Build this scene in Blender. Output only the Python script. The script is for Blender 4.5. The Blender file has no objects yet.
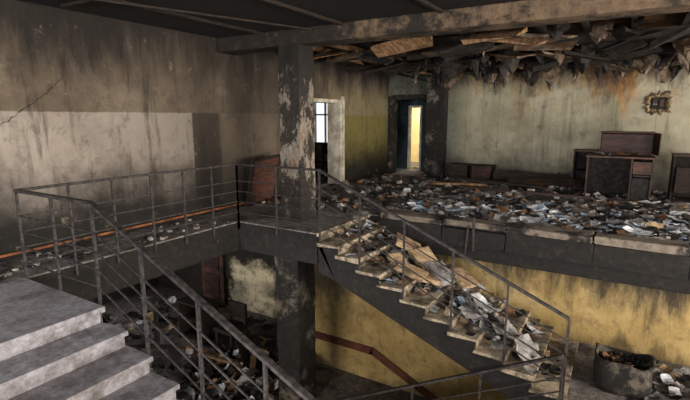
import bpy, bmesh, math, random
from mathutils import Vector, Matrix, Euler, noise
random.seed(7)
D=bpy.data; S=bpy.context.scene
def lin(c):
    return tuple(((v/255)/12.92 if v/255<=0.04045 else ((v/255+0.055)/1.055)**2.4) for v in c)+(1,)
# ------------------------------------------------------------ node helper
class NB:
    def __init__(s,name):
        s.m=D.materials.new(name); s.m.use_nodes=True; s.t=s.m.node_tree; s.t.nodes.clear()
        s.g=s.n('ShaderNodeNewGeometry'); s.pos=s.g.outputs['Position']
        sp=s.n('ShaderNodeSeparateXYZ'); s.l(s.pos,sp.inputs[0]); s.x,s.y,s.z=sp.outputs
    def n(s,t): return s.t.nodes.new(t)
    def l(s,a,b):
        if hasattr(a,'is_output'): s.t.links.new(a,b)
        else: b.default_value=a
    def noise(s,scale,detail=6,vs=(1,1,1),rough=.6,dist=0,off=(0,0,0)):
        mp=s.n('ShaderNodeMapping'); mp.inputs['Scale'].default_value=vs; mp.inputs['Location'].default_value=off
        s.l(s.pos,mp.inputs['Vector'])
        t=s.n('ShaderNodeTexNoise'); t.inputs['Scale'].default_value=scale; t.inputs['Detail'].default_value=detail
        t.inputs['Roughness'].default_value=rough; t.inputs['Distortion'].default_value=dist
        s.l(mp.outputs[0],t.inputs['Vector']); return t.outputs['Fac']
    def ma(s,op,a,b=0.0):
        t=s.n('ShaderNodeMath'); t.operation=op; s.l(a,t.inputs[0]); s.l(b,t.inputs[1]); return t.outputs[0]
    def mr(s,v,a,b,c=0.0,d=1.0):
        t=s.n('ShaderNodeMapRange'); t.interpolation_type='SMOOTHSTEP'; s.l(v,t.inputs[0])
        for i,k in zip((1,2,3,4),(a,b,c,d)): t.inputs[i].default_value=k
        return t.outputs[0]
    def mix(s,f,a,b):
        t=s.n('ShaderNodeMix'); t.data_type='RGBA'; s.l(f,t.inputs[0]); s.l(a,t.inputs[6]); s.l(b,t.inputs[7]); return t.outputs[2]
    def ramp(s,v,stops):
        t=s.n('ShaderNodeValToRGB'); s.l(v,t.inputs[0]); e=t.color_ramp.elements
        while len(e)<len(stops): e.new(.5)
        for k,(p,c) in zip(e,stops): k.position=p; k.color=lin(c)
        return t.outputs[0]
    def fin(s,col,rough=.85,bump=None,bs=.4,bd=.02,metal=0):
        p=s.n('ShaderNodeBsdfPrincipled'); o=s.n('ShaderNodeOutputMaterial'); s.l(col,p.inputs['Base Color'])
        s.l(rough,p.inputs['Roughness']); p.inputs['Metallic'].default_value=metal
        p.inputs['Specular IOR Level'].default_value=.3
        if bump is not None:
            b=s.n('ShaderNodeBump'); b.inputs['Strength'].default_value=bs; b.inputs['Distance'].default_value=bd
            s.l(bump,b.inputs['Height']); s.l(b.outputs[0],p.inputs['Normal'])
        s.l(p.outputs[0],o.inputs[0]); return s.m
def simple(name,c1,c2,scale=6,rough=.85,vs=(1,1,1),dark=None,metal=0,lo=.35,hi=.65):
    b=NB(name); f=b.noise(scale,7,vs); col=b.mix(b.mr(f,lo,hi),lin(c1),lin(c2))
    if dark: col=b.mix(b.mr(b.noise(scale*.35,6,off=(5,3,1),rough=.7),.45,.66),col,lin(dark))
    return b.fin(col,rough,b.noise(scale*4,5),.4,.01,metal)

def m_left():
    b=NB('burnt_plaster_left'); n1=b.noise(.9,9,rough=.65); n2=b.noise(5,8,rough=.75); n3=b.noise(22,5); stk=b.noise(2.5,8,(1,1,.22),rough=.72); s3=b.noise(7,8,(1,1,.1),rough=.7)
    up=b.ramp(n1,[(.3,(64,55,45)),(.5,(94,82,68)),(.68,(126,112,95))])
    lowc=b.ramp(n1,[(.3,(114,104,93)),(.5,(140,129,117)),(.7,(162,152,140))])
    zz=b.ma('ADD',b.z,b.ma('MULTIPLY',b.ma('SUBTRACT',n2,.5),.05))
    line=b.mr(zz,1.755,1.775,1,0)
    fy=b.mr(b.y,5.33,5.36,1,0)
    col=b.mix(b.ma('MULTIPLY',line,fy),up,lowc)
    rect=b.ma('MULTIPLY',b.ma('MULTIPLY',b.mr(b.y,5.33,5.36),b.mr(b.y,5.92,5.95,1,0)),line)
    col=b.mix(b.ma('MULTIPLY',rect,.72),col,lin((48,42,36)))
    far=b.ma('MULTIPLY',b.mr(b.y,10.05,10.1),b.mr(zz,1.72,1.75,1,0))
    col=b.mix(far,col,b.ramp(n2,[(.3,(92,86,46)),(.7,(132,120,68))]))
    farup=b.ma('MULTIPLY',b.mr(b.y,9.0,9.8),b.mr(zz,1.9,2.9,1,0)); col=b.mix(b.ma('MULTIPLY',b.ma('MULTIPLY',farup,b.mr(zz,1.72,1.75)),.6),col,lin((134,124,88)))
    mid=b.ma('MULTIPLY',b.ma('MULTIPLY',b.mr(b.y,5.95,6.0),b.mr(b.y,8.4,8.6,1,0)),line); col=b.mix(b.ma('MULTIPLY',mid,.5),col,lin((120,107,90)))
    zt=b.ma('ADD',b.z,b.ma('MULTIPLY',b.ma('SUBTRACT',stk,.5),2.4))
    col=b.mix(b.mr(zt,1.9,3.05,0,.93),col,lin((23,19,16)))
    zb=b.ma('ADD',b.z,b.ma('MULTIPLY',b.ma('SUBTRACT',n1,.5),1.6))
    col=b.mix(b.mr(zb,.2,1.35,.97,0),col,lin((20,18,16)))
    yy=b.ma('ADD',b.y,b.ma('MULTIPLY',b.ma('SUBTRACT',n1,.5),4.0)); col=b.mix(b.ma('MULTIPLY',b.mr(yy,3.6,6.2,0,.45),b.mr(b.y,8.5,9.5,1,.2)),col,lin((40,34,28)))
    col=b.mix(b.mr(n2,.5,.72,0,.55),col,lin((42,36,30)))
    col=b.mix(b.mr(stk,.53,.68,0,.65),col,lin((34,29,24)))
    col=b.mix(b.mr(s3,.55,.7,0,.5),col,lin((32,27,23)))
    ch=b.noise(3.6,9,rough=.8,off=(9,2,4)); col=b.mix(b.mr(ch,.61,.65,0,.55),col,lin((132,120,104)))
    d=b.ma('ABSOLUTE',b.ma('SUBTRACT',b.ma('SUBTRACT',b.z,1.55),b.ma('ADD',b.ma('MULTIPLY',b.ma('SUBTRACT',b.y,2.54),.85),b.ma('MULTIPLY',b.ma('SUBTRACT',n1,.5),.7))))
    col=b.mix(b.ma('MULTIPLY',b.mr(d,.003,.012,.8,0),b.mr(b.y,3.3,3.4,1,0)),col,lin((24,21,18)))
    return b.fin(col,.8,b.ma('ADD',n2,b.ma('MULTIPLY',n3,.3)),.6,.03)
def m_back():
    b=NB('burnt_green_plaster'); n1=b.noise(1.0,9,rough=.65); n2=b.noise(5,8,rough=.75); st=b.noise(1.6,8,(1,1,.45),rough=.74,dist=.3); s2=b.noise(5,7,(1,1,.12),rough=.7)
    col=b.ramp(n1,[(.3,(114,110,90)),(.5,(142,136,114)),(.7,(164,158,136))])
    fr=b.ma('FRACT',b.ma('MULTIPLY',b.ma('ADD',b.x,10),1.15)); seam=b.ma('MULTIPLY',b.mr(fr,0,.03,1,0),.45)
    col=b.mix(seam,col,lin((60,58,44)))
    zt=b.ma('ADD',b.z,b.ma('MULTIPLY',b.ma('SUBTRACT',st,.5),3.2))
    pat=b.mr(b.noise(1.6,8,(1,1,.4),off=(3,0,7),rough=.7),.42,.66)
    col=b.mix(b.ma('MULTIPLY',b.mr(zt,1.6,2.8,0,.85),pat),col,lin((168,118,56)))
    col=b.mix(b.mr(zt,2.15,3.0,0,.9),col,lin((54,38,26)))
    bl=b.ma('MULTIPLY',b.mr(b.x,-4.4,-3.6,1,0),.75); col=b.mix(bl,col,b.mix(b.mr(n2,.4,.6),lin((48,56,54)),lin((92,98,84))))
    col=b.mix(b.mr(n2,.5,.72,0,.55),col,lin((62,55,42)))
    col=b.mix(b.mr(s2,.5,.7,0,.5),col,lin((72,62,45)))
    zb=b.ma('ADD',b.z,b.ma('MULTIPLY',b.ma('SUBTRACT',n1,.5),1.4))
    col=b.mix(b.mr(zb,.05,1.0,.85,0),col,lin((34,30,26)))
    return b.fin(col,.8,n2,.5,.03)
def m_low():
    b=NB('sooty_yellow_plaster'); n1=b.noise(.9,9,rough=.68); n2=b.noise(5,8,rough=.78); sk=b.noise(3,8,(1,1,.25),rough=.75)
    col=b.ramp(n1,[(.3,(124,100,58)),(.5,(164,138,86)),(.7,(192,168,118))])
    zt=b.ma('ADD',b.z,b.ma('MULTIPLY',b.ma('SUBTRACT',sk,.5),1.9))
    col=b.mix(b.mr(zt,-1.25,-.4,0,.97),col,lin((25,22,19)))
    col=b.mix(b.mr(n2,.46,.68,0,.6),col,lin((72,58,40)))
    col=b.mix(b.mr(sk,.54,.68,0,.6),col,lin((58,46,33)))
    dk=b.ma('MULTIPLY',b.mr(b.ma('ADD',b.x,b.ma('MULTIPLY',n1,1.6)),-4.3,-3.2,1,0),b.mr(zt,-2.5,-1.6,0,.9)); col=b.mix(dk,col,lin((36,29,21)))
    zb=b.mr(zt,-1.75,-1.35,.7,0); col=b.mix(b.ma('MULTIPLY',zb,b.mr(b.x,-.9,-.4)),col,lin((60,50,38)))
    return b.fin(col,.75,n2,.4,.03)
def m_char(name='charred_concrete',pale=.62,palemax=.7,pc=((84,76,66),(132,122,108))):
    b=NB(name); n1=b.noise(1.8,9,rough=.74); n2=b.noise(9,8,rough=.75)
    col=b.ramp(n2,[(.3,(17,15,14)),(.55,(32,29,26)),(.75,(58,51,45))])
    col=b.mix(b.mr(n1,pale,pale+.11,0,palemax),col,b.ramp(n2,[(.3,pc[0]),(.7,pc[1])]))
    return b.fin(col,.8,n2,.7,.03)
def m_beam():
    b=NB('peeling_beam_plaster'); n1=b.noise(1.8,9,rough=.74); n2=b.noise(9,8,rough=.75)
    col=b.ramp(n2,[(.3,(22,18,15)),(.55,(42,35,29)),(.75,(68,57,46))])
    f=b.ma('ADD',n1,b.ma('MULTIPLY',b.ma('ADD',b.x,3.5),.025))
    col=b.mix(b.mr(f,.48,.62,0,.75),col,b.ramp(n2,[(.3,(84,68,52)),(.7,(138,114,88))]))
    return b.fin(col,.8,n2,.7,.03)
def m_column():
    b=NB('peeling_column_plaster'); n1=b.noise(2.6,9,(1,1,.5),rough=.77); n2=b.noise(14,8,rough=.75)
    col=b.ramp(n2,[(.3,(32,28,25)),(.6,(54,48,42)),(.8,(80,71,62))])
    mz=b.ma('SUBTRACT',1.0,b.ma('ABSOLUTE',b.ma('MULTIPLY',b.ma('SUBTRACT',b.z,1.1),.75)))
    n1b=b.ma('ADD',n1,b.ma('MULTIPLY',mz,.09))
    col=b.mix(b.mr(n1b,.55,.58,0,.85),col,b.ramp(n2,[(.3,(108,98,87)),(.7,(156,145,130))]))
    col=b.mix(b.mr(n1b,.655,.68,0,.85),col,lin((118,74,52)))
    col=b.mix(b.mr(b.z,1.9,2.8,0,.85),col,lin((22,19,17)))
    col=b.mix(b.mr(b.z,0,.7,.7,0),col,lin((28,25,22)))
    return b.fin(col,.8,n1,.9,.05)
def m_step():
    b=NB('stone_tread'); n1=b.noise(1.8,9,rough=.75); n2=b.noise(14,8,rough=.8)
    col=b.ramp(n2,[(.3,(118,114,115)),(.5,(156,152,155)),(.7,(186,183,186))])
    col=b.mix(b.mr(n1,.44,.66,0,.75),col,lin((80,72,66)))
    col=b.mix(b.mr(b.noise(4,9,rough=.8,off=(3,3,3)),.5,.72,0,.55),col,lin((56,50,46)))
    return b.fin(col,.8,n2,.5,.02)
def m_step2():
    b=NB('dusty_tread'); n1=b.noise(3.2,9,rough=.76); n2=b.noise(14,8,rough=.75)
    col=b.ramp(n2,[(.3,(134,118,97)),(.5,(176,160,136)),(.7,(208,194,170))])
    col=b.mix(b.mr(n1,.42,.58,0,.88),col,lin((56,47,39)))
    return b.fin(col,.8,n2,.35,.015)
def m_floor():
    b=NB('ash_floor'); n1=b.noise(1.2,9,rough=.72); n2=b.noise(8,8,rough=.8); n3=b.noise(26,6,rough=.75)
    col=b.ramp(n2,[(.3,(64,59,54)),(.5,(110,103,97)),(.7,(158,151,145))])
    col=b.mix(b.mr(n3,.55,.64,0,.6),col,lin((184,179,174)))
    col=b.mix(b.mr(n3,.32,.44,.7,0),col,lin((34,30,27)))
    col=b.mix(b.mr(n1,.5,.66,0,.82),col,lin((36,31,27)))
    return b.fin(col,.9,n2,.6,.04)
def m_ceil():
    b=NB('sooty_ceiling'); n1=b.noise(1.1,9,rough=.7); n2=b.noise(8,8,rough=.7)
    col=b.ramp(n2,[(.3,(14,11,9)),(.6,(25,20,16)),(.8,(44,35,28))])
    col2=b.ramp(n2,[(.3,(54,37,25)),(.55,(108,76,48)),(.8,(160,118,78))])
    k=b.ma('MULTIPLY',b.mr(b.y,6.3,6.4),b.mr(b.ma('ADD',n1,b.ma('MULTIPLY',b.x,.05)),.34,.5))
    return b.fin(b.mix(k,col,col2),.9,n2,.6,.03)
def m_lowdark():
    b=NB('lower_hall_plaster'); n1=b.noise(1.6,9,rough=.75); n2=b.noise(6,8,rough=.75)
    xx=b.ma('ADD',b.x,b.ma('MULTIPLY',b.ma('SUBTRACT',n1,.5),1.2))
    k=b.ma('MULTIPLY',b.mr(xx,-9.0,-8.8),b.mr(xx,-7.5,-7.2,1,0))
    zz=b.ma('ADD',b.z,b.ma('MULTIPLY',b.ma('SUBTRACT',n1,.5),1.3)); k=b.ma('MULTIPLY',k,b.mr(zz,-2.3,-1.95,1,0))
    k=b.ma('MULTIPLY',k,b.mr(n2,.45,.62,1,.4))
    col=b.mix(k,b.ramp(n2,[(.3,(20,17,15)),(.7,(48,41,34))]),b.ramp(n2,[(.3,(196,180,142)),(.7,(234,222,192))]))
    return b.fin(col,.85,n2,.5,.03)
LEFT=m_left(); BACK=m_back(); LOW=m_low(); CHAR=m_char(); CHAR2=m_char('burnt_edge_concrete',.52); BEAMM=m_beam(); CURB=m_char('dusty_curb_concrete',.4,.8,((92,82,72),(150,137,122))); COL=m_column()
STEP=m_step(); STEP2=m_step2(); FLOOR=m_floor(); CEIL=m_ceil(); LDARK=m_lowdark()
METAL=simple('sooty_iron',(36,33,32),(70,64,62),20,.6,metal=.15)
WOODB=simple('charred_wood',(22,18,15),(48,37,28),8,.85,(1,1,6))
WOODR=simple('brown_varnished_wood',(42,26,21),(68,42,33),5,.6,(1,1,5),dark=(24,18,15))
WOODL=simple('reddish_panel_wood',(62,40,32),(92,60,48),5,.6,(1,1,5),dark=(34,25,21))
WOODP=simple('scorched_plank',(92,66,44),(144,112,80),6,.8,(4,1,1),dark=(52,38,28))
PIPE=simple('rusty_orange_pipe',(106,60,30),(150,92,50),6,.6,dark=(40,28,22))
PALE=simple('pale_door_paint',(170,160,142),(214,206,188),4,.7,dark=(130,118,100))
BAND=simple('brown_wall_stripe',(76,40,27),(98,55,37),5,.6,dark=(52,32,23))
P1=simple('white_paper',(180,182,186),(230,231,233),9,.9,dark=(130,126,122))
P2=simple('bluish_paper',(134,154,174),(184,200,214),9,.9)
P3=simple('grey_ash_paper',(106,103,100),(160,156,152),9,.9,dark=(72,68,64))
P4=simple('tan_cardboard',(140,114,84),(190,164,130),9,.9,dark=(92,74,56))
P5=simple('brown_scrap',(86,62,44),(118,84,58),9,.9)
P6=simple('black_ash_and_shade',(24,22,20),(50,46,42),9,.9)  # ash scraps; also paints interior shade into the cabinets
HANG=simple('scorched_ceiling_lining',(19,16,14),(50,42,35),7,.75,dark=(15,12,11))
HANG2=simple('scorched_foil',(62,52,43),(122,104,84),7,.6,dark=(66,43,26))
YEL=simple('yellow_room_plaster',(232,212,156),(244,230,184),2,.8)
GREYP=simple('grey_room_plaster',(110,104,96),(140,134,124),2,.8)
GLASS=simple('window_frame_paint',(190,186,176),(214,210,200),6,.6)
BLUEG=simple('blue_green_plaster',(38,48,52),(58,72,74),3,.8,dark=(24,25,25))
RUB=simple('plaster_rubble_stone',(106,101,94),(168,160,150),6,.9,dark=(50,46,42))
ORANGE=simple('blistered_ochre_paint',(92,76,56),(160,138,108),14,.95,dark=(56,44,33))

class MB:
    def __init__(s,*mats): s.v=[];s.f=[];s.k=[];s.mats=list(mats)
    def add(s,vs,fs,mat):
        if mat not in s.mats: s.mats.append(mat)
        o=len(s.v); s.v+= [tuple(v) for v in vs]; s.f+=[tuple(o+i for i in f) for f in fs]; s.k+=[s.mats.index(mat)]*len(fs)
    def box(s,x0,x1,y0,y1,z0,z1,mat):
        v=[(x,y,z) for x in (x0,x1) for y in (y0,y1) for z in (z0,z1)]
        s.add(v,[(0,1,3,2),(4,6,7,5),(0,4,5,1),(2,3,7,6),(0,2,6,4),(1,5,7,3)],mat)
    def obox(s,c,size,rot,mat,jit=0):
        R=Euler(rot).to_matrix(); v=[]
        for x in (-.5,.5):
            for y in (-.5,.5):
                for z in (-.5,.5):
                    p=R@Vector((x*size[0],y*size[1],z*size[2]))+Vector(c)
                    v.append(p+Vector([random.uniform(-jit,jit) for _ in range(3)]))
        s.add(v,[(0,1,3,2),(4,6,7,5),(0,4,5,1),(2,3,7,6),(0,2,6,4),(1,5,7,3)],mat)
    def beam(s,p,q,w,h,mat):
        p=Vector(p);q=Vector(q);d=(q-p).normalized()
        up=Vector((0,0,1)) if abs(d.z)<.95 else Vector((1,0,0))
        sd=d.cross(up).normalized(); u=sd.cross(d).normalized(); v=[]
        for e in (p,q):
            for a in (-1,1):
                for b in (-1,1): v.append(e+sd*a*w/2+u*b*h/2)
        s.add(v,[(0,1,3,2),(4,6,7,5),(0,4,5,1),(2,3,7,6),(0,2,6,4),(1,5,7,3)],mat)
    def sheet(s,c,L,W,rot,curl,mat,n=4,crump=0):
        R=Euler(rot).to_matrix(); v=[];f=[]
        # torn outline: corners pulled in at random
        tl=[random.uniform(.75,1) for _ in range(4)]
        for i in range(n+1):
            for j in range(n+1):
                a=i/n-.5;b=j/n-.5
                k=tl[(0 if a<0 else 1)+(0 if b<0 else 2)]; k=1-(1-k)*abs(a*b)*4
                z=curl*(a*a*4)*L*.5+ (random.uniform(-crump,crump) if crump else 0)
                v.append(R@Vector((a*L*k,b*W*k,z))+Vector(c))
        for i in range(n):
            for j in range(n):
                k=i*(n+1)+j; f.append((k,k+1,k+n+2,k+n+1))
        s.add(v,f,mat)
    def build(s,name,bevel=0,parent=None,smooth=False):
        me=D.meshes.new(name); me.from_pydata(s.v,[],s.f)
        for m in s.mats: me.materials.append(m)
        for p,k in zip(me.polygons,s.k): p.material_index=k; p.use_smooth=smooth
        me.update()
        bm=bmesh.new(); bm.from_mesh(me); bmesh.ops.recalc_face_normals(bm,faces=bm.faces); bm.to_mesh(me); bm.free()
        o=D.objects.new(name,me); S.collection.objects.link(o)
        if bevel:
            b=o.modifiers.new('b','BEVEL'); b.width=bevel; b.segments=2; b.limit_method='ANGLE'
        if parent: o.parent=parent
        return o
def rough_grid(x0,x1,y0,y1,z,step,fn,mat,name):
    m=MB(mat); nx=int((x1-x0)/step); ny=int((y1-y0)/step); v=[];f=[]
    for i in range(nx+1):
        for j in range(ny+1):
            x=x0+(x1-x0)*i/nx;y=y0+(y1-y0)*j/ny; e=min(i,j,nx-i,ny-j)
            v.append((x,y,z+(fn(x,y) if e>0 else 0)))
    for i in range(nx):
        for j in range(ny):
            k=i*(ny+1)+j; f.append((k,k+1,k+ny+2,k+ny+1))
    m.add(v,f,mat); return m.build(name,smooth=True)

WX=-6.26; EX=-5.42; NY=2.25; FY=5.47; SX=-3.85; SY=7.1; BY=12.7; CZ=3.04; LZ=-3.4
RIS=.15; TR=.345; NS=11; MX=SX+TR*(NS-1); MZ=-RIS*NS
NSX=-3.97; NTR=.325
XR=8.0; YN=-6.0
# floor : charred slab with a thin finish on top
m=MB(FLOOR,CHAR)
def slab(x0,x1,y0,y1,top,side=CHAR):
    m.box(x0,x1,y0,y1,-.22,-.02,side); m.box(x0,x1,y0,y1,-.02,0,top)
slab(WX,EX,YN,BY+2,FLOOR); slab(EX,NSX,YN,NY,STEP); slab(EX,SX,FY,BY+2,FLOOR); slab(SX,XR,SY,BY,FLOOR); slab(NSX,XR,YN,.5,FLOOR)
m.build('floor')
m=MB(CHAR)
m.box(EX-.3,EX-.02,NY,FY+.25,-.5,-.22,CHAR)
m.box(EX-.02,SX-.02,FY+.02,FY+.3,-.5,-.22,CHAR)
m.box(SX+.02,XR,SY+.02,SY+.3,-.55,-.22,CHAR)
m.box(EX-.02,NSX-.1,NY-.3,NY-.02,-.42,-.22,CHAR)
m.build('trim_1',.02)
m=MB(CHAR2); x=SX+.25
while x<XR:
    L=random.uniform(.9,1.6); x2=min(x+L,XR)
    m.obox(((x+x2)/2,SY+.12,.03+random.uniform(-.01,.01)),(x2-x-.02,.36,.1),(random.uniform(-.02,.02),0,random.uniform(-.01,.01)),CURB,.012)
    m.obox(((x+x2)/2,SY-.05,-.17+random.uniform(-.02,.02)),(x2-x-.012,.07,.3),(random.uniform(-.05,.05),0,0),CHAR,.015)
    x=x2
m.obox((-1.95,SY-.1,-.1),(.035,.05,.55),(.05,0,0),METAL); m.obox((-2.05,SY-.11,-.2),(.03,.03,.5),(.1,.1,0),METAL)
m.build('trim_2',.012)
DY0,DY1=8.65,10.05
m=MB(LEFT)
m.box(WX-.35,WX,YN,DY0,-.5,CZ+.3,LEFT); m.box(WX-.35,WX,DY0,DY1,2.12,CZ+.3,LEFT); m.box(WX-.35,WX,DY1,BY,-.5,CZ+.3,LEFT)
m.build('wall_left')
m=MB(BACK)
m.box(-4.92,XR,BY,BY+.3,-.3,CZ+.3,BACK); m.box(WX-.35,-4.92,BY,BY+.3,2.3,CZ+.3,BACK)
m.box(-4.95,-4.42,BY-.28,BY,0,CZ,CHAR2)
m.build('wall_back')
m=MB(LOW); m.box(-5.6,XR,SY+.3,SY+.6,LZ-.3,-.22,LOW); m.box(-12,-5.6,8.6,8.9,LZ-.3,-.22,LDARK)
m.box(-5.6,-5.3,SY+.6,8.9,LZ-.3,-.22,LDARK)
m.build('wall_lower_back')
m=MB(CHAR); m.box(-12.3,-12,YN,8.9,LZ-.3,-.3,CHAR); m.box(-12,XR,YN-.3,YN,LZ-.3,-.3,CHAR)
m.build('wall_lower_left')
m=MB(CHAR); m.box(-12,WX-.35,YN,8.6,-.5,-.25,CHAR); m.build('ceiling_lower')
m=MB(FLOOR); m.box(-12.3,XR,YN,8.9,LZ-.3,LZ,FLOOR); m.build('floor_lower')
m=MB(BAND); yb=SY+.285
m.beam((-5.3,yb,-2.78),(-3.9,yb,-2.78),.03,.15,BAND); m.beam((-3.93,yb,-2.765),(-1.6,yb,-3.85),.03,.15,BAND); m.build('trim_3')
m=MB(PIPE); m.beam((WX+.05,0,.08),(WX+.05,8.5,.08),.03,.03,PIPE); m.build('baseboard_left')
m=MB(WOODL); m.box(-9.95,-9.1,8.52,8.58,LZ,LZ+2.0,WOODL)
for (a,b2) in ((LZ+.2,LZ+.85),(LZ+1.0,LZ+1.8)): m.box(-9.8,-9.25,8.49,8.52,a,b2,WOODR)
m.build('door_4',.01)
def windowwall(name,axis,c,th,u0,u1,z0,z1,wins,mat):
    m=MB(mat)
    def bx(a,b,za,zb):
        if axis=='y': m.box(a,b,c,c+th,za,zb,mat)
        else: m.box(c,c+th,a,b,za,zb,mat)
    u=u0
    for (a,b,za,zb) in wins:
        bx(u,a,z0,z1); bx(a,b,z0,za); bx(a,b,zb,z1); u=b
    bx(u,u1,z0,z1); m.build(name)
    for i,(a,b,za,zb) in enumerate(wins):
        w=MB(GLASS); 
        def fb(a_,b_,c_,d_):
            if axis=='y': w.box(a_,b_,c+th*.4,c+th*.6,c_,d_,GLASS)
            else: w.box(c+th*.4,c+th*.6,a_,b_,c_,d_,GLASS)
        fb(a,a+.07,za,zb);fb(b-.07,b,za,zb);fb(a,b,za,za+.07);fb(a,b,zb-.07,zb);fb((a+b)/2-.03,(a+b)/2+.03,za,zb);fb(a,b,zb-.7,zb-.64)
        w.build('window_1')
windowwall('wall_near','y',YN-.3,.3,WX-.35,XR,-.3,CZ+.3,[(-5,-2.6,.8,2.7),(-1.6,.8,.8,2.7),(1.8,4.2,.8,2.7)],GREYP)
windowwall('wall_right','x',XR,.3,YN-.3,BY+.3,LZ-.3,CZ+.3,[(-.5,5.5,-1.2,2.7),(8.2,11.2,.9,2.6)],GREYP)
def area(name,loc,rot,sx,sy,e,col):
    l=D.lights.new(name,'AREA'); l.shape='RECTANGLE'; l.size=sx;l.size_y=sy;l.energy=e;l.color=col
    o=D.objects.new(name,l); o.location=loc;o.rotation_euler=rot; S.collection.objects.link(o); return o
H=math.pi/2
for i,xc in enumerate((-3.8,-.4,3.0)): area('window_light',(xc,YN+.05,1.75),(H,0,0),2.3,1.8,420,(.96,.96,1))
area('window_light',(XR-.05,2.5,.75),(0,H,0),3.8,5.8,1650,(1,.91,.8))
area('window_light',(XR-.05,9.7,1.75),(0,H,0),1.6,2.9,620,(1,.93,.84))
m=MB(CEIL); m.box(WX-.35,XR+.3,YN-.3,BY+.3,CZ,CZ+.3,CEIL); m.build('ceiling')
m=MB(BEAMM); m.box(WX,XR,5.95,6.35,2.8,CZ,BEAMM); m.build('ceiling_beam',.02)
m=MB(WOODP,WOODB)
for i in range(24):
    x=-5.9+i*.58; m.beam((x,6.36,CZ-.05),(x,BY-.01,CZ-.05),.07,.1,random.choice([WOODP,WOODB,WOODB]))
for y in (8.2,10.3): m.beam((WX+.01,y,CZ-.16),(XR-.01,y,CZ-.16),.14,.13,WOODB)
m.build('ceiling_joists')
m=MB(WOODB,METAL)
for x in (-5.2,-3.7,-2.2,-.7,.8): m.beam((x,YN+.1,CZ-.025),(x,5.94,CZ-.025),.05,.04,WOODB)
m.beam((-6.0,1,CZ-.06),(-4.2,5.9,CZ-.06),.025,.025,WOODB)
m.beam((-5.9,3.2,CZ-.04),(3,3.5,CZ-.04),.03,.03,WOODB)
m.build('ceiling_battens')
m=MB(WOODP,HANG2,P3)
for i in range(70):
    x=random.uniform(-5.4,2.8); y=random.uniform(6.7,11.5)
    m.obox((x,y,CZ-.16-random.uniform(0,.18)),(random.uniform(.25,1.0),random.uniform(.12,.5),.02),(random.uniform(-.35,.35),random.uniform(-.3,.3),random.uniform(-.8,.8)),random.choice([WOODP,HANG,HANG2,WOODB,HANG]),.05)
m.build('broken_ceiling_panels')
m=MB(HANG,HANG2)
def petal(x,y,L,w,ang,tilt,mat):
    n=7; v=[];f=[]; d=Vector((math.cos(ang),math.sin(ang),0)); sd=Vector((-d.y,d.x,0)); tw=random.uniform(-1,1); sk=random.uniform(-.45,.45)
    for i in range(n+1):
        t=i/n; wd=w*(math.sin(math.pi*min(1,.28+.72*t))**.7*random.uniform(.7,1.15)+.02)
        c=Vector((x,y,CZ-.02))+d*(tilt*math.sin(t*1.9)*L)+Vector((0,0,-L*t))+sd*sk*t*L
        s2=(sd+d*tw*t).normalized()
        for k,a in enumerate((-1,-.5,0,.5,1)):
            v.append(c+s2*a*wd/2+d*((.16*(1-a*a)+random.uniform(-.09,.09))*w)+Vector((0,0,random.uniform(-.035,.035)+.1*w*abs(a))))
    for i in range(n):
        for k in range(4):
            q=i*5+k; f.append((q,q+1,q+6,q+5))
    m.add(v,f,mat)
for row,(yy,cnt) in enumerate(((7.6,16),(8.4,26),(9.2,36),(10.0,42),(10.8,46),(11.6,46),(12.2,30))):
    for i in range(cnt):
        x=-4.2+8.8*(i+random.uniform(-.5,.5))/cnt; y=yy+random.uniform(-.4,.4)
        if row<3 and x<-1.6 and random.random()<.7: continue
        if noise.noise(Vector((x*1.1,y,3)))<-.28: continue
        sc=.55 if row<2 else 1
        petal(x,min(y,12.4),random.uniform(.2,.68)*sc,random.uniform(.18,.52)*sc,-H+random.uniform(-1.3,1.3),random.uniform(-.6,.7),random.choice([HANG,HANG,HANG2]))
m.build('hanging_ceiling_lining')
def column(name,x0,x1,y0,y1,z0,z1,mat):
    me=D.meshes.new(name); bm=bmesh.new()
    bmesh.ops.create_cube(bm,size=1)
    bmesh.ops.subdivide_edges(bm,edges=bm.edges,cuts=24,use_grid_fill=True)
    for v in bm.verts:
        p=Vector(((x0+x1)/2+v.co.x*(x1-x0),(y0+y1)/2+v.co.y*(y1-y0),(z0+z1)/2+v.co.z*(z1-z0)))
        nn=noise.noise(p*3)*.02+noise.noise(p*9)*.012
        c=Vector(((x0+x1)/2,(y0+y1)/2,p.z)); d=(p-c); p+=d.normalized()*nn if d.length>.01 else Vector(); v.co=p
    bm.to_mesh(me); bm.free(); me.materials.append(mat); o=D.objects.new(name,me); S.collection.objects.link(o)
column('concrete_column',-4.87,-4.47,5.93,6.33,0,2.8,COL)
column('concrete_column',-4.98,-4.5,5.85,6.33,LZ,-.22,CHAR2)
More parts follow.
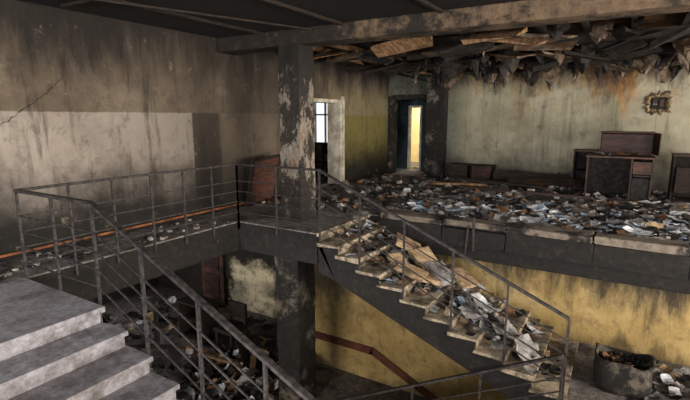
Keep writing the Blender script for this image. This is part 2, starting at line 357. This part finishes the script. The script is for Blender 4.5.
def stairs(name,y0,y1,sx,tr,treadmat,sidemat,jit=0,dt=.42,db=.25):
    m=MB(sidemat,treadmat)
    prof=[(sx,0)]; 
    for i in range(1,NS): prof+= [(sx+tr*(i-1),-RIS*i),(sx+tr*i,-RIS*i)]
    prof+=[(sx+tr*(NS-1),MZ)]
    low=[(sx+tr*(NS-1),MZ-db),(sx+tr*(NS-1)-.05,MZ-db),(sx+.3,-dt-.08),(sx,-dt)]
    P=prof+low; n=len(P)
    v=[(x,y0+.04,z-.045) for x,z in prof]+[(x,y0+.04,z) for x,z in low]+[(x,y1-.02,z-.045) for x,z in prof]+[(x,y1-.02,z) for x,z in low]
    f=[tuple(range(n)),tuple(range(2*n-1,n-1,-1))]+[(i,(i+1)%n,n+(i+1)%n,n+i) for i in range(n)]
    m.add(v,f,sidemat)
    for i in range(1,NS):
        xa=sx+tr*(i-1)-.02; xb=sx+tr*i+.03
        m.obox(((xa+xb)/2,(y0+y1)/2,-RIS*i-.0225),(xb-xa,y1-y0,.045),(0,0,0),treadmat,jit)
        m.box(sx+tr*(i-1)-.01,sx+tr*(i-1)+.002,y0+.05,y1-.03,-RIS*i,-RIS*(i-1)-.045,treadmat)
    m.box(sx-.02,sx+.03,y0,y1,-.05,.004,treadmat)
    return m.build(name,.006)
stairs('stair_flight',.55,NY,NSX,NTR,STEP,STEP)
stairs('stair_flight',FY,SY-.02,SX,TR,STEP2,CHAR,.014,.62,.3)
m=MB(FLOOR); m.box(MX-.02,XR,.5,SY+.3,MZ-.25,MZ,FLOOR); m.box(NSX+NTR*(NS-1),MX-.02,.5,NY,MZ-.25,MZ,FLOOR); m.build('floor_landing')
m=MB(STEP,CHAR)
for i in range(1,12):
    x1=MX-.02-TR*(i-1); m.box(x1-TR,x1+.02,NY+.3,FY-.15,MZ-RIS*i-.2,MZ-RIS*i,STEP)
m.build('stair_flight')
RH=.95; hs=(.17,.34,.51,.68)
def run(m,p,q,posts):
    p=Vector(p);q=Vector(q)
    m.beam(p+Vector((0,0,RH)),q+Vector((0,0,RH)),.05,.028,METAL)
    for h in hs: m.beam(p+Vector((0,0,h)),q+Vector((0,0,h)),.012,.014,METAL)
    for t in posts:
        a=p.lerp(q,t); m.beam(a+Vector((0,0,-.12)),a+Vector((0,0,RH-.01)),.024,.024,METAL)
m=MB(METAL)
rx=EX+.03; ry=NY+.01
run(m,(rx,ry,0),(rx,FY-.03,0),[0,.165,.33,.5,.665,.83,1])
run(m,(rx,ry,0),(NSX-.06,ry,0),[.5,1])
xe=NSX+NTR*(NS-1)
run(m,(NSX-.06,ry,0),(xe,ry,-(xe-NSX+.06)*RIS/NTR),[.2,.4,.6,.8,1])
m.build('stair_railing')
m=MB(METAL); xe=MX
run(m,(rx,FY-.03,0),(SX+.08,FY-.03,0),[0,.5,1])
run(m,(SX+.08,FY-.03,0),(xe,FY-.03,-(xe-SX-.08)*RIS/TR),[.2,.4,.6,.8,1])
m.build('stair_railing')
m=MB(METAL)
run(m,(xe-.02,FY-.12,MZ-.22),(xe-3.6,FY-.12,MZ-.22-3.6*.53),[.0,.25,.5,.75,1])
m.build('stair_railing')
# doors / rooms beyond
m=MB(PALE)
m.box(WX-.36,WX+.03,DY1-.1,DY1,0,2.12,PALE); m.box(WX-.36,WX+.03,DY0,DY0+.08,0,2.12,PALE); m.box(WX-.36,WX+.03,DY0+.08,DY1-.1,2.04,2.12,PALE)
m.box(WX+.0,WX+.03,DY1-.02,DY1+.1,0,2.2,PALE)
m.build('door_1')
m=MB(GREYP)
m.box(-10,WX-.35,7.5,14.3,-.25,0,FLOOR)
m.box(-10.2,-10,7.5,14.3,0,CZ,GREYP); m.box(-10,WX-.35,7.3,7.5,0,CZ,GREYP)
YF=13.0
m.box(-10,-9.5,YF,YF+.2,0,CZ,GREYP); m.box(-8.1,WX-.75,YF,YF+.2,0,CZ,GREYP); m.box(-9.5,-8.1,YF,YF+.2,0,.85,GREYP); m.box(-9.5,-8.1,YF,YF+.2,2.25,CZ,GREYP)
m.box(-10.2,WX-.35,7.3,YF+.2,CZ,CZ+.2,GREYP)
m.build('wall_side_room')
m=MB(GLASS); 
for a in (-9.5,-8.83,-8.16): m.box(a,a+.06,YF+.08,YF+.13,.85,2.25,GLASS)
m.box(-9.5,-8.1,YF+.08,YF+.13,1.75,1.8,GLASS); m.build('window_1')
m=MB(BLUEG,YEL)
m.box(-7.0,-6.61,BY+.3,14.2,0,2.6,BLUEG); m.box(-4.8,-4.5,BY+.3,14.2,0,2.6,BLUEG)
m.box(-7.0,-6.22,14.2,14.35,0,2.6,BLUEG); m.box(-5.8,-4.5,14.2,14.35,0,2.6,BLUEG); m.box(-6.22,-5.8,14.2,14.35,2.0,2.6,BLUEG)
m.box(-7.0,-4.5,BY+.3,14.35,2.6,2.8,BLUEG)
m.box(-8,-4.5,16.6,16.8,0,2.8,YEL); m.box(-8.2,-8,14.35,16.8,0,2.8,YEL); m.box(-4.6,-4.4,14.35,16.8,0,2.8,YEL); m.box(-8.2,-4.4,14.35,16.8,2.8,3,YEL); m.box(-8.2,-4.4,14.35,16.8,-.2,0,FLOOR)
m.build('wall_corridor')
area('corridor_room_light',(-6.2,15.4,2.7),(0,0,0),1.2,.8,110,(1,.93,.76))
m=MB(PALE); m.box(-6.24,-6.18,14.13,14.22,0,2.0,PALE); m.box(-5.84,-5.78,14.13,14.22,0,2.0,PALE); m.box(-6.24,-5.78,14.13,14.22,2.0,2.06,PALE); m.build('door_2')
m=MB(CHAR2); m.box(-6.24,-6.1,BY-.04,BY+.32,0,2.3,CHAR2); m.box(-5.02,-4.9,BY-.03,BY+.32,0,2.3,CHAR2);m.box(-6.1,-5.02,BY-.04,BY+.32,2.2,2.34,CHAR2); m.build('door_3',.01)
m=MB(WOODB); cx,cy=-7.35,10.9
for dx in (-.18,.18):
    m.beam((cx+dx,cy-.18,0),(cx+dx,cy-.18,.45),.04,.04,WOODB); m.beam((cx+dx,cy+.18,0),(cx+dx,cy+.18,.95),.04,.04,WOODB)
m.box(cx-.22,cx+.22,cy-.22,cy+.22,.45,.49,WOODB); m.box(cx-.2,cx+.2,cy+.165,cy+.195,.65,.95,WOODB); m.build('wooden_chair')
m=MB(WOODL,WOODB)
c=(WX+.22,6.80,.47)
m.obox(c,(.025,.8,.98),(.06,.30,0),WOODL)
for dy in (-.38,.38): m.obox((c[0]+.02,c[1]+dy,c[2]+dy*.06),(.035,.05,.99),(.06,.30,0),WOODB)
for dz in (-.46,.46): m.obox((c[0]+.02+dz*.3,c[1]-dz*.06,c[2]+dz),(.035,.8,.05),(.06,.30,0),WOODB)
m.build('leaning_door_panel')
def cabinet(m,x0,x1,y0,y1,z1,mat,shelves=(),mid=None,inner=None,z0=.0,edge=None):
    t=.03; inner=inner or mat; edge=edge or mat  # inner: back panel colour, near-black where interior shade is painted in
    m.box(x0,x0+t,y0,y1,z0,z1,mat); m.box(x1-t,x1,y0,y1,z0,z1,mat)
    m.box(x0+t,x1-t,y0,y1,z0+.06,z0+.06+t,mat)
    m.box(x0-.02,x1+.02,y0-.02,y1,z1,z1+t,edge)
    m.box(x0+t,x1-t,y1-.02,y1,z0,z1,inner)
    for s in shelves: m.box(x0+t,x1-t,y0+.02,y1-.02,s,s+t*.7,mat)
    if mid: m.box(mid,mid+t,y0+.01,y1-.02,z0+.09,z1,mat)
m=MB(WOODR); cabinet(m,-.72,.42,10.6,11.25,.9,WOODR,(),mid=.05,inner=P6,edge=WOODL)  # black back panel paints the shade inside the open cabinet
m.box(.1,.38,10.62,11.2,.55,.58,WOODR); m.box(.09,.385,10.6,10.62,.6,.84,WOODL); m.box(.09,.385,10.63,10.65,.1,.52,P6)  # last box: black sheet standing in for shade in the lower compartment
for i in range(14): m.sheet((random.uniform(-.6,.3),random.uniform(10.7,11.15),.95),random.uniform(.1,.3),.15,(random.gauss(0,.1),random.gauss(0,.1),random.uniform(0,6)),.2,random.choice([P3,P6,P5]),3,.008)
m.build('open_cabinet',.0)
m=MB(WOODR,WOODB); cabinet(m,-.55,.4,11.5,12.0,1.36,WOODR,(.9,),None,inner=P6); m.box(-.53,.38,11.475,11.5,.92,1.34,WOODR); m.obox((.46,11.45,1.15),(.02,.5,.45),(0,0,.2),WOODL); m.build('wardrobe_cabinet',.004)
m=MB(WOODR); cabinet(m,-1.05,-.6,11.45,11.95,.95,WOODB,(.5,),inner=P6,edge=WOODR); m.build('bedside_cabinet',.004)
m=MB(WOODB,WOODR); cabinet(m,.75,1.9,11.0,11.6,.95,WOODB,(.55,),edge=WOODR); m.obox((1.2,10.9,.5),(.8,.03,.5),(.1,0,.06),WOODB); m.build('charred_sideboard',.004)
m=MB(WOODB)
cabinet(m,-4.1,-3.0,12.1,12.55,.42,WOODB,(),mid=-3.55); m.obox((-3.8,11.85,.28),(.5,.03,.42),(.2,0,.1),WOODB); m.obox((-3.2,11.9,.26),(.5,.03,.4),(-.15,0,-.1),WOODR); m.build('burnt_low_bench',.004)
m=MB(P3,BLUEG)
for i in range(10):
    x=-2.9+i*.19; h=random.uniform(.2,.5)
    m.add([(x,12.0,0),(x+.3,12.1,0),(x+.25+random.uniform(-.1,.1),12.15,h)],[(0,1,2)],random.choice([P3,BLUEG,WOODB]))
m.build('broken_glass_shards')
m=MB(WOODP)
m.obox((-2.6,11.0,.2),(2.2,.25,.05),(0,.04,.05),WOODB,.02); m.obox((-1.6,11.3,.25),(1.6,.3,.04),(.3,-.05,-.1),WOODR,.02); m.obox((-3.4,10.5,.16),(1.4,.12,.05),(0,0,.3),WOODP,.01)
m.obox((-2.0,11.75,.2),(1.7,.04,.36),(.25,0,.03),WOODB,.02); m.obox((-1.9,10.2,.14),(2.6,.1,.06),(0,0,-.02),WOODR,.02)
m.build('fallen_beams')
m=MB(ORANGE,WOODB); cx,cz=.45,2.0
n=36; v=[];f=[]
for i in range(n):
    a=i/n*2*math.pi; ca,sa=math.cos(a),math.sin(a); sq=1/max(abs(ca),abs(sa))
    ri=.15*sq+random.uniform(-.015,.015); ro=.25*min(sq,1.2)+random.uniform(-.06,.06)
    v+=[(cx+ca*ri,BY-.06,cz+sa*ri*.9),(cx+ca*(ri+ro)/2,BY-.07-random.uniform(0,.04),cz+sa*(ri+ro)/2*.9),(cx+ca*ro,BY-.005,cz+sa*ro*.95)]
for i in range(n):
    j=(i+1)%n; f+=[(3*i,3*i+1,3*j+1,3*j),(3*i+1,3*i+2,3*j+2,3*j+1)]
m.add(v,f,ORANGE)
m.box(cx-.17,cx+.17,BY-.05,BY-.01,cz-.15,cz+.15,WOODB); m.box(cx-.1,cx-.02,BY-.1,BY-.05,cz-.04,cz+.1,RUB); m.box(cx+.02,cx+.1,BY-.09,BY-.05,cz-.08,cz+.08,WOODR)
m.build('electrical_box')
# debris
def hz(x,y): return max(0,.05+.09*noise.noise(Vector((x*1.6,y*1.6,0)))+.06*noise.noise(Vector((x*5,y*5,3)))+.03*noise.noise(Vector((x*13,y*13,3))))
rough_grid(SX-.0,4.5,SY+.3,12.4,.004,.06,hz,FLOOR,'ash_pile')
rough_grid(-6.2,SX,6.6,12.4,.004,.07,lambda x,y:hz(x,y)*.5,FLOOR,'ash_pile')
m=MB(P1,P2,P3,P4,P5,P6)
for i in range(2600):
    x=random.uniform(-5.2,3.8); y=SY+.34+abs(random.gauss(0,1.7))
    if y>12.3: continue
    c=noise.noise(Vector((x*.9,y*.9,9)))
    if c<0 and random.random()<.75: continue
    if x<-3.6 and random.random()<.7: continue
    if y<9.6 and x>-3.4: mt=random.choices([P1,P2,P3,P4,P5,P6],[5,3,6,.8,.5,3])[0]
    else: mt=random.choices([P1,P2,P3,P4,P5,P6],[1,.4,6,.8,1,4])[0]
    s=random.choice([random.uniform(.05,.18),random.uniform(.15,.4)])
    m.sheet((x,y,hz(x,y)+.012+random.uniform(0,.03)),s,s*random.uniform(.4,.8),(random.gauss(0,.13),random.gauss(0,.13),random.uniform(0,6.28)),random.uniform(-.1,.28),mt,4,.008)
m.build('scattered_papers')
m=MB(RUB,P6)
for i in range(1000):
    x=random.uniform(-6.0,3.8); y=random.uniform(SY+.3,12.2) if x>SX else random.uniform(6.6,12)
    s=random.uniform(.03,.12); m.obox((x,y,hz(x,y)+s*.3),(s,s*random.uniform(.5,1),s*.6),[random.uniform(-.5,.5) for _ in range(3)],random.choice([RUB,RUB,P6,WOODB,P5]),s*.15)
m.build('plaster_rubble')
def sz(x): return -RIS*max(0,math.floor((x-SX)/TR)+1) if x>SX else 0
m=MB(P1,P2,P3,P4,P5,P6,WOODP)
for i in range(520):
    x=random.gauss(-2.3,1.2); 
    if x<SX+.05 or x>MX-.1: continue
    y=random.uniform(5.8,6.98) if i%3 else random.uniform(5.5,6.98); s=random.uniform(.04,.22)
    m.sheet((x,y,sz(x)+.02+random.uniform(0,.04)),s,s*.7,(random.gauss(0,.2),random.gauss(.15,.2),random.uniform(0,6.28)),random.uniform(0,.35),random.choices([P1,P2,P3,P4,P5,P6],[2,.5,4,2,1.5,6])[0],3,.008)
for i in range(8):
    x=random.uniform(-2.9,-1.8); y=random.uniform(5.9,6.8)
    m.obox((x,y,sz(x)+.12+.05*random.random()),(random.uniform(.3,.5),random.uniform(.25,.4),random.uniform(.03,.12)),(random.uniform(-.2,.2),.42+random.uniform(-.2,.2),random.uniform(-.6,.6)),random.choice([P4,P4,P3,P4]),.015)
for i in range(10):
    x=random.uniform(-1.65,-.85); y=random.uniform(5.75,6.3)
    m.sheet((x,y,sz(x)+.12+.1*random.random()),random.uniform(.25,.45),random.uniform(.22,.32),(random.uniform(-.3,.3),.45+random.uniform(-.3,.4),random.uniform(-.7,.7)),random.uniform(0,.5),random.choice([P1,P4,P3,P3]),5,.02)
m.build('stair_debris')
m=MB(RUB,P1,P6)
for i in range(320):
    x=random.uniform(.3,2.4); y=random.uniform(5.4,7.2); s=random.uniform(.04,.2)
    m.sheet((x,y,MZ+.02+random.uniform(0,.05)),s,s*.7,(random.gauss(0,.25),random.gauss(0,.25),random.uniform(0,6)),.3,random.choice([P1,P3,P3,P6,P6,P4]),3,.006)
m.build('landing_debris')
m=MB(RUB,P1,P6)
for i in range(900):
    x=random.uniform(-11,-5.8); y=random.uniform(2,8.3)
    if i>450: x=random.uniform(-6.8,-5.1); y=random.uniform(2,6.9)
    if -7.7>x>-8.7 and y>5.5: continue
    s=random.uniform(.06,.4)
    m.sheet((x,y,LZ+.03+random.uniform(0,.15)),s,s*.7,(random.gauss(0,.3),random.gauss(0,.3),random.uniform(0,6)),.3,random.choice([P3,P3,P6,P6,P6,P1,P4,P5,WOODB]),3,.006)
for i in range(26):
    m.obox((random.uniform(-9.5,-5.3),random.uniform(3,7.5),LZ+.2),(random.uniform(.8,1.9),.12,.05),(random.uniform(-.15,.15),random.uniform(-.3,.3),random.uniform(0,3)),random.choice([WOODB,WOODB,WOODP]),.01)
m.build('lower_debris')
m=MB(P3,P6,RUB)
for i in range(120):
    x=random.uniform(-6.15,-5.5);y=random.uniform(1,5.4);s=random.uniform(.02,.08)
    m.obox((x,y,s*.25),(s,s*.8,s*.5),(0,0,random.uniform(0,3)),random.choice([P6,RUB,P6]),s*.1)
m.build('plaster_rubble')
m=MB(WOODB)
for (cx,cy) in ((-7.2,6.9),):
    for dx in (-.22,.22):
        for dy in (-.22,.22): m.beam((cx+dx,cy+dy,LZ),(cx+dx,cy+dy,LZ+.45+(.55 if dy>0 else 0)),.05,.05,WOODB)
    m.box(cx-.27,cx+.27,cy-.27,cy+.27,LZ+.45,LZ+.53,WOODB); m.box(cx-.25,cx+.25,cy+.2,cy+.26,LZ+.65,LZ+1.0,WOODB)
m.build('burnt_chair')
m=MB(WOODB); cabinet(m,-8.6,-7.8,6.6,7.1,LZ+.9,WOODB,(LZ+.5,),z0=LZ); m.build('burnt_bookcase')
def tub(cx,cy,z0,R,Hh):
    m=MB(WOODB,P6); n=32; rows=[(.0,.86),(.04,.93),(.25,1.0),(.5,1.02),(.75,.98),(.97,1.0),(1.0,1.05),(1.0,.93),(.8,.88),(.72,.0)]
    v=[];f=[]
    for t,r in rows:
        for i in range(n):
            a=i/n*2*math.pi; ca,sa=math.cos(a),math.sin(a); q=(abs(ca)**4+abs(sa)**4)**-.25
            w=1+.09*noise.noise(Vector((ca*2,sa*2,t*3)))
            dz=.07*noise.noise(Vector((ca*1.5,sa*1.5,7)))*(t>.6)
            v.append((cx+ca*R*r*q*w,cy+sa*R*.8*r*q*w,z0+Hh*t+dz))
    for k in range(len(rows)-1):
        for i in range(n):
            j=(i+1)%n; f.append((k*n+i,k*n+j,(k+1)*n+j,(k+1)*n+i))
    m.add(v,f,CHAR2)
    for i in range(30):
        a=random.uniform(0,6.28);r=random.uniform(0,R*.6); m.sheet((cx+r*math.cos(a),cy+r*math.sin(a)*.8,z0+Hh*.82),.16,.1,(random.gauss(0,.4),random.gauss(0,.4),a),.3,random.choice([P6,P5,P6]),3,.01)
    return m.build('burnt_bin',smooth=True)
tub(.18,6.35,MZ,.31,.42)
w=D.worlds.new('world'); S.world=w; w.use_nodes=True; bg=w.node_tree.nodes['Background']; bg.inputs[0].default_value=(.85,.9,1,1); bg.inputs[1].default_value=1.2
area('lower_hall_fill',(-4,YN+.1,-1.6),(H,0,0),5,1.4,750,(1,.94,.85))  # added fill lamp brightening the lower hall, no window here
area('lower_hall_fill',(-11.9,4,-1.6),(0,-H,0),1.4,4,100,(.95,.95,1))  # second added fill, set before a solid wall
cam=D.cameras.new('camera'); co=D.objects.new('camera',cam); S.collection.objects.link(co)
cam.sensor_width=36; cam.lens=36*463/690; cam.clip_start=.05
co.location=(0,0,1.7); co.rotation_euler=(math.radians(90-10.17),0,math.radians(31.5)); S.camera=co
S.view_settings.view_transform='Standard'
